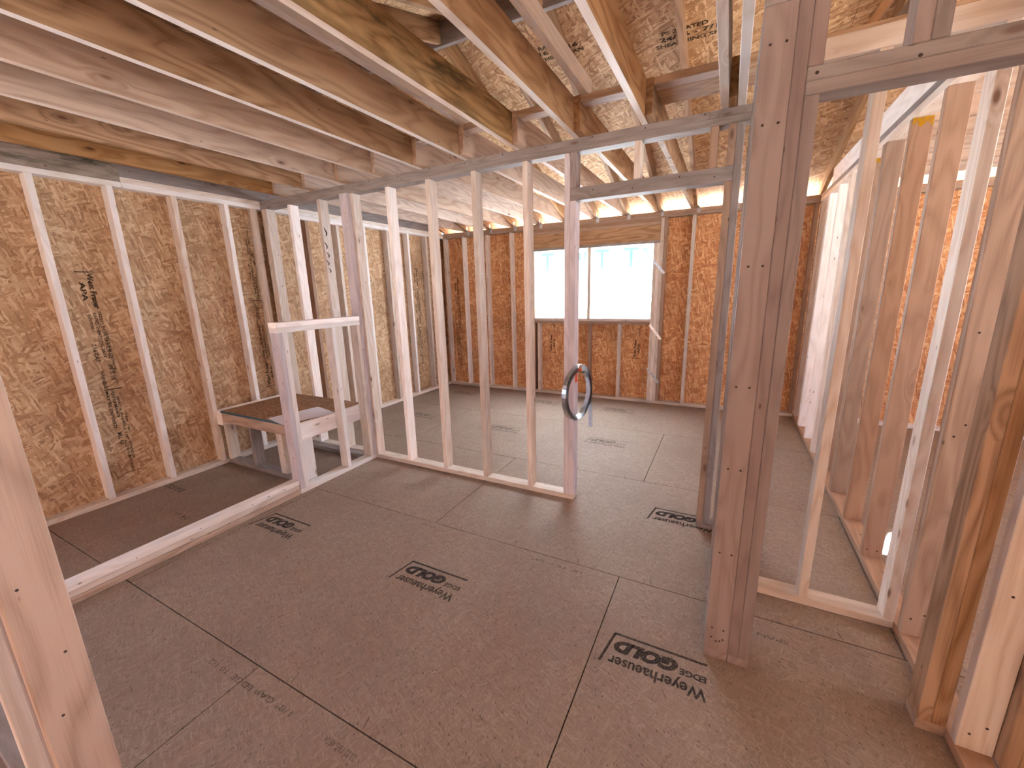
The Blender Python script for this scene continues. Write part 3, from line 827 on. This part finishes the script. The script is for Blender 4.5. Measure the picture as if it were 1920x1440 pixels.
tag(board('ceiling_joist', -0.036, 0.002, 0.30, 2.762, ZJ, 2.632, M['stud_white']), 'pale near ceiling joist right against the column top', 'joist', 'near ceiling joists')
# blocking
for k in range(5):
    x0, x1 = -0.4445 - 0.4064 * k, -0.1155 - 0.4064 * k
    if k == 0:
        x0 = -0.4445
    tag(board('blocking', max(x0, -4.12), x1, 2.565, 2.652, 2.594, 2.632, M['joist_pale']), 'flat blocking board between ceiling joists above the partition, %s from the column' % ORD[k], 'blocking', 'blocking between the joists')
tag(board('blocking', -0.4445, -0.1155, 2.6525, 2.86, 2.594, 2.632, M['joist_orange']), 'wide flat amber board behind the first blocking piece near the column', 'blocking')
tag(board('wall_plate', 0.0035, 1.4, 2.565, 2.652, 2.594, 2.632, M['joist']), 'near flat board high across the corridor above the door header', 'blocking')
tag(board('wall_plate', 0.0035, 1.4, 2.6525, 2.86, 2.594, 2.632, M['joist_pale']), 'far flat board high across the corridor above the door header', 'blocking')
tag(board('brace', -0.845, -0.807, 1.10, 2.64, 2.633, 2.722, M['stud_white']), 'white edged brace lying over the joists, right one', 'brace')
tag(board('brace', -1.690, -1.652, 1.10, 2.64, 2.633, 2.722, M['stud_white']), 'white edged brace lying over the joists, left one', 'brace')
# ridge and rafters
tag(board('ridge_board', -4.21, 4.44, 2.891, 2.929, 3.318, 3.468, M['stud_grey']), 'dark ridge board crossing above the joists', 'ridge board')
zb = lambda y: 2.441 + (YB - y) * SL
zbn = lambda y: 2.441 + (y - 0.229) * 0.3347
for k in range(13):
    xe = -0.445 - 0.4064 * (k - 3)
    if xe > 0.9 or k in (1, 2):
        continue
    a = prism_x('rafter', [(2.9295, zb(2.9295) + (0.0)), (5.61, 2.4486), (5.733, 2.4486), (5.733, zb(5.733)), (6.15, zb(6.15)), (6.15, zb(6.15) + 0.146), (2.9295, zb(2.9295) + 0.146)],
                xe + 0.0005, xe + T - 0.0005, M[['joist_orange', 'joist', 'joist_orange', 'joist', 'joist_orange'][k % 5]])
    tag(a, 'rear roof rafter %s counting from the right above the corridor' % ORD[k], 'rafter', 'rear rafters')
    if 5 <= k <= 10:
        a = prism_x('rafter', [(0.30, zbn(0.30)), (2.8905, zbn(2.8905)), (2.8905, zbn(2.8905) + 0.146), (0.30, zbn(0.30) + 0.146)], xe + 0.0005, xe + T - 0.0005, M['joist'])
        tag(a, 'near roof rafter %s counting from the right above the corridor' % ORD[k], 'rafter', 'near rafters')

# ================================================================== METALWORK


def strip(bm, pts, wdir, w, th=0.0012):
    """flat strap following pts, w wide along wdir"""
    wv = Vector(wdir).normalized() * w
    pts = [Vector(p) for p in pts]
    ring = []
    for i, p in enumerate(pts):
        t_ = (pts[min(i + 1, len(pts) - 1)] - pts[max(i - 1, 0)]).normalized()
        n_ = t_.cross(wv).normalized() * th / 2
        ring.append([bm.verts.new(q) for q in (p + n_, p + n_ + wv, p - n_ + wv, p - n_)])
    for a, b in zip(ring, ring[1:]):
        for i in range(4):
            bm.faces.new((a[i], a[(i + 1) % 4], b[(i + 1) % 4], b[i]))
    bm.faces.new(ring[0][::-1])
    bm.faces.new(ring[-1])


# hanging coil of strap
coil = tag(empty('strap_coil', (-0.905, 2.69, 0.83)), 'coil of galvanised steel strap hanging on the doorway jack stud', 'steel strap coil')
dv = Vector((0.2, 0.98, 0)).normalized()
nv_ = Vector((dv.y, -dv.x, 0))
cc = Vector((-0.904, 2.688, 0.827))
bm = bmesh.new()
pts = []
turns = 6
for i in range(turns * 40 + 1):
    a = math.pi / 2 + i * 2 * math.pi / 40
    r = 0.152 + 0.0072 * i / 40
    rr = r * (1 + 0.03 * math.sin(i * 0.157 * 0.9))
    pts.append(cc + dv * (rr * math.cos(a) * 0.98) + Vector((0, 0, rr * math.sin(a) * 1.02)) + nv_ * 0.003 * math.sin(i * 0.05))
strip(bm, pts, nv_, 0.032)
bmesh.ops.recalc_face_normals(bm, faces=bm.faces)
link('coiled_strap', bm, M['galv'], coil)
bm = bmesh.new()
tp_ = [cc + dv * 0.180 + Vector((0, 0, 0.06 - 0.04 * i)) - dv * 0.0012 * i * 0 + nv_ * 0.0012 * i for i in range(10)]
strip(bm, tp_, nv_, 0.032)
bmesh.ops.recalc_face_normals(bm, faces=bm.faces)
link('loose_end', bm, M['galv'], coil)
bm = bmesh.new()
strip(bm, [cc + dv * (-0.028) + Vector((0, 0, z)) + nv_ * (0.012 + 0.02 * (0.17 - z)) for z in (0.17, 0.14, 0.11, 0.08)], dv, 0.026, 0.002)
link('orange_tag', bm, M['orange'], coil)
bm = bmesh.new()
bmesh.ops.create_cone(bm, cap_ends=True, segments=10, radius1=0.003, radius2=0.003, depth=0.07, matrix=Matrix.Translation((-0.8765, 2.69, 0.978)) @ Matrix.Rotation(math.pi / 2, 4, 'Y'))
bmesh.ops.create_cone(bm, cap_ends=True, segments=12, radius1=0.007, radius2=0.007, depth=0.003, matrix=Matrix.Translation((-0.850, 2.69, 0.978)) @ Matrix.Rotation(math.pi / 2, 4, 'Y'))
link('nail', bm, M['nail'], coil)
bm = bmesh.new()
for i in range(7):      # torn scrap twisted round the nail
    a = i * 0.9
    quad(bm, [(-0.905 + 0.006 * i, 2.675 + 0.012 * math.cos(a), 0.985), (-0.897 + 0.006 * i, 2.68 + 0.012 * math.cos(a), 0.985), (-0.90 + 0.006 * i, 2.70 + 0.010 * math.sin(a), 1.012 + 0.012 * math.sin(a * 2)), (-0.908 + 0.006 * i, 2.69, 1.01)])
link('torn_tape', bm, M['orange'], coil)

# diagonal straps across the window posts
for k, (xa, za, xb, zb_) in enumerate([(-0.881, 1.868, -0.742, 1.706), (-0.885, 1.058, -0.742, 0.872), (-0.893, 0.482, -0.745, 0.290)]):
    bm = bmesh.new()
    d = Vector((xb - xa, 0, zb_ - za))
    perp = Vector((d.z, 0, -d.x)).normalized()
    strip(bm, [Vector((xa, 5.6285, za)) - perp * 0.016 + d * t for t in (0, 0.33, 0.66, 1)], perp, 0.032, 0.0016)
    bmesh.ops.recalc_face_normals(bm, faces=bm.faces)
    s_ = tag(link('steel_strap', bm, M['galv']), 'short diagonal steel strap nailed across the posts right of the window, %s one' % ['upper', 'middle', 'lower'][k], 'steel strap', 'diagonal straps by the window')
    nails(s_, [(xa + (xb - xa) * t, 5.6275, za + (zb_ - za) * t) for t in (0.12, 0.4, 0.6, 0.88)], 'y', -1, 0.005)

# hurricane ties on the back wall plate
for k in range(12):
    xe = -0.445 - 0.4064 * (k - 3) + T
    if k in (0, 1, 7):
        continue
    bm = bmesh.new()
    y_ = 5.6285
    add_box(bm, xe - 0.006, xe + 0.034, y_ - 0.0012, y_, 2.392, 2.444)
    add_box(bm, xe + 0.0004, xe + 0.0018, y_ - 0.036, y_, 2.430, 2.512)
    v = [bm.verts.new(p) for p in ((xe + 0.001, y_ - 0.002, 2.444), (xe + 0.034, y_ - 0.002, 2.444), (xe + 0.001, y_ - 0.036, 2.475))]
    bm.faces.new(v)
    tag(link('hurricane_tie', bm, M['galv']), 'small bent steel tie at the foot of a rear rafter, %s from the right' % ORD[k], 'steel tie', 'rafter ties on the back wall')

# ================================================================== SMALL DETAILS


def beam(name, p0, p1, w, t, mat, side=(0, 1, 0)):
    """board between two points, t thick along the side vector"""
    p0, p1 = Vector(p0), Vector(p1)
    zax = (p1 - p0).normalized()
    yax = Vector(side)
    xax = yax.cross(zax).normalized()
    yax = zax.cross(xax)
    L = (p1 - p0).length
    bm = bmesh.new()
    add_box(bm, -w / 2, w / 2, -t / 2, t / 2, -L / 2, L / 2)
    bmesh.ops.bevel(bm, geom=[e for e in bm.edges], offset=0.002, segments=1, affect='EDGES')
    o = link(name, bm, mat)
    m = Matrix.Identity(4)
    m.col[0][:3], m.col[1][:3], m.col[2][:3], m.col[3][:3] = xax, yax, zax, (p0 + p1) / 2
    o.matrix_world = m
    return o


tag(beam('brace', (0.452, 2.80, 2.652), (0.745, 2.80, 3.12), 0.038, 0.089, M['joist_orange']), 'short slanted amber brace rising from the high flat boards, left one', 'brace', 'slanted braces above the corridor')
tag(beam('brace', (0.560, 2.80, 2.652), (0.830, 2.80, 3.08), 0.038, 0.089, M['stud_grey']), 'short slanted grey brace rising from the high flat boards, right one', 'brace', 'slanted braces above the corridor')


def find(label):
    return [o for o in COL.objects if o.get('label', '').find(label) >= 0][0]


# black paint strokes on one partition stud, as in the photograph
st = find('right one with blotched edge')
bm = bmesh.new()
xf = -3.2793
for (yc, zc, h) in ((2.700, 2.10, 0.075), (2.690, 1.98, 0.06), (2.700, 1.90, 0.05), (2.688, 1.83, 0.05), (2.698, 1.765, 0.045)):
    n = 8
    pr = None
    for i in range(n + 1):
        a = i / n
        y = yc + 0.012 * math.sin(a * 4.2)
        z = zc - h / 2 + h * a
        w = 0.004 + 0.004 * math.sin(a * 3.14)
        cur = ((xf, y - w, z), (xf, y + w, z))
        if pr:
            quad(bm, [pr[0], pr[1], cur[1], cur[0]])
        pr = cur
link('paint_strokes', bm, M['ink_wall'], st)

# grey printed grade marks on the tall flat stud
st = find('tall lavender-grey stud turned flat')
for (z0, z1, x0, x1) in ((1.108, 1.150, -2.982, -2.925), (0.900, 0.945, -2.950, -2.915)):
    bm = bmesh.new()
    for i in range(4):
        z = z0 + (z1 - z0) * i / 4
        quad(bm, [(x0, 2.6369, z), (x1, 2.6369, z), (x1, 2.6369, z + (z1 - z0) * 0.17), (x0, 2.6369, z + (z1 - z0) * 0.17)])
    link('grade_mark', bm, M['ink_faint'], st)

# yellow spray paint at the tops of two studs of the right hand wall
M['yellow'] = ink_mat('yellow_spray_paint', (196, 148, 30), 0.75)
for (lab, y) in (('broad pink stud, second beyond', 3.111), ('orange stud, fourth beyond', 3.924)):
    st = find(lab)
    bm = bmesh.new()
    n = 10
    pts_ = []
    for i in range(n + 1):
        x = XR + 0.003 + 0.083 * i / n
        pts_.append((x, 2.335 + 0.012 * math.sin(i * 1.1)))
    for a, b in zip(pts_, pts_[1:]):
        quad(bm, [(a[0], y - 0.0007, a[1]), (b[0], y - 0.0007, b[1]), (b[0], y - 0.0007, 2.370), (a[0], y - 0.0007, 2.370)])
    link('paint_mark', bm, M['yellow'], st)

# nail heads on boards near the viewer
nails(find('whitish wide stud at lower right'), [(0.81, 1.592, 0.10), (0.845, 1.592, 0.14), (0.82, 1.592, 0.62), (0.80, 1.592, 1.02)], 'y', -1)
nails(find('wide stud between the doorway jamb'), [(0.81, 2.098, 0.12), (0.85, 2.098, 0.15), (0.815, 2.098, 0.95), (0.84, 2.098, 1.0), (0.82, 2.098, 1.35)], 'y', -1)
nails(find('broad pink stud, nearest of the group'), [(0.805, 2.705, 0.075), (0.85, 2.705, 0.075)], 'y', -1)
nails(find('upper board of the big grey-tan'), [(0.18, CY, 2.147), (0.41, CY, 2.135)], 'y', -1, 0.005)
nails(find('lavender-grey header board across'), [(-0.80, YP, 2.14), (-0.56, YP, 2.12), (-0.30, YP, 2.145), (-0.12, YP, 2.12)], 'y', -1)
nails(find('upper top plate running the length'), [(-3.6 + 0.31 * i, YP, 2.43 + 0.008 * (i % 2)) for i in range(12)], 'y', -1)
nails(find('big pale foreground stud'), [(-1.217, 0.165, 0.98), (-1.217, 0.20, 0.80), (-1.217, 0.17, 0.66)], 'x', 1, 0.003)
nails(find('front end stud of the half wall'), [(-2.96, 1.863, 1.16), (-2.925, 1.863, 0.9), (-2.95, 1.863, 0.6), (-2.93, 1.863, 0.3)], 'y', -1)
nails(find('top white board of the three-layer'), [(-2.899, 0.5 + 0.33 * i, 0.095) for i in range(4)], 'x', 1, 0.003)
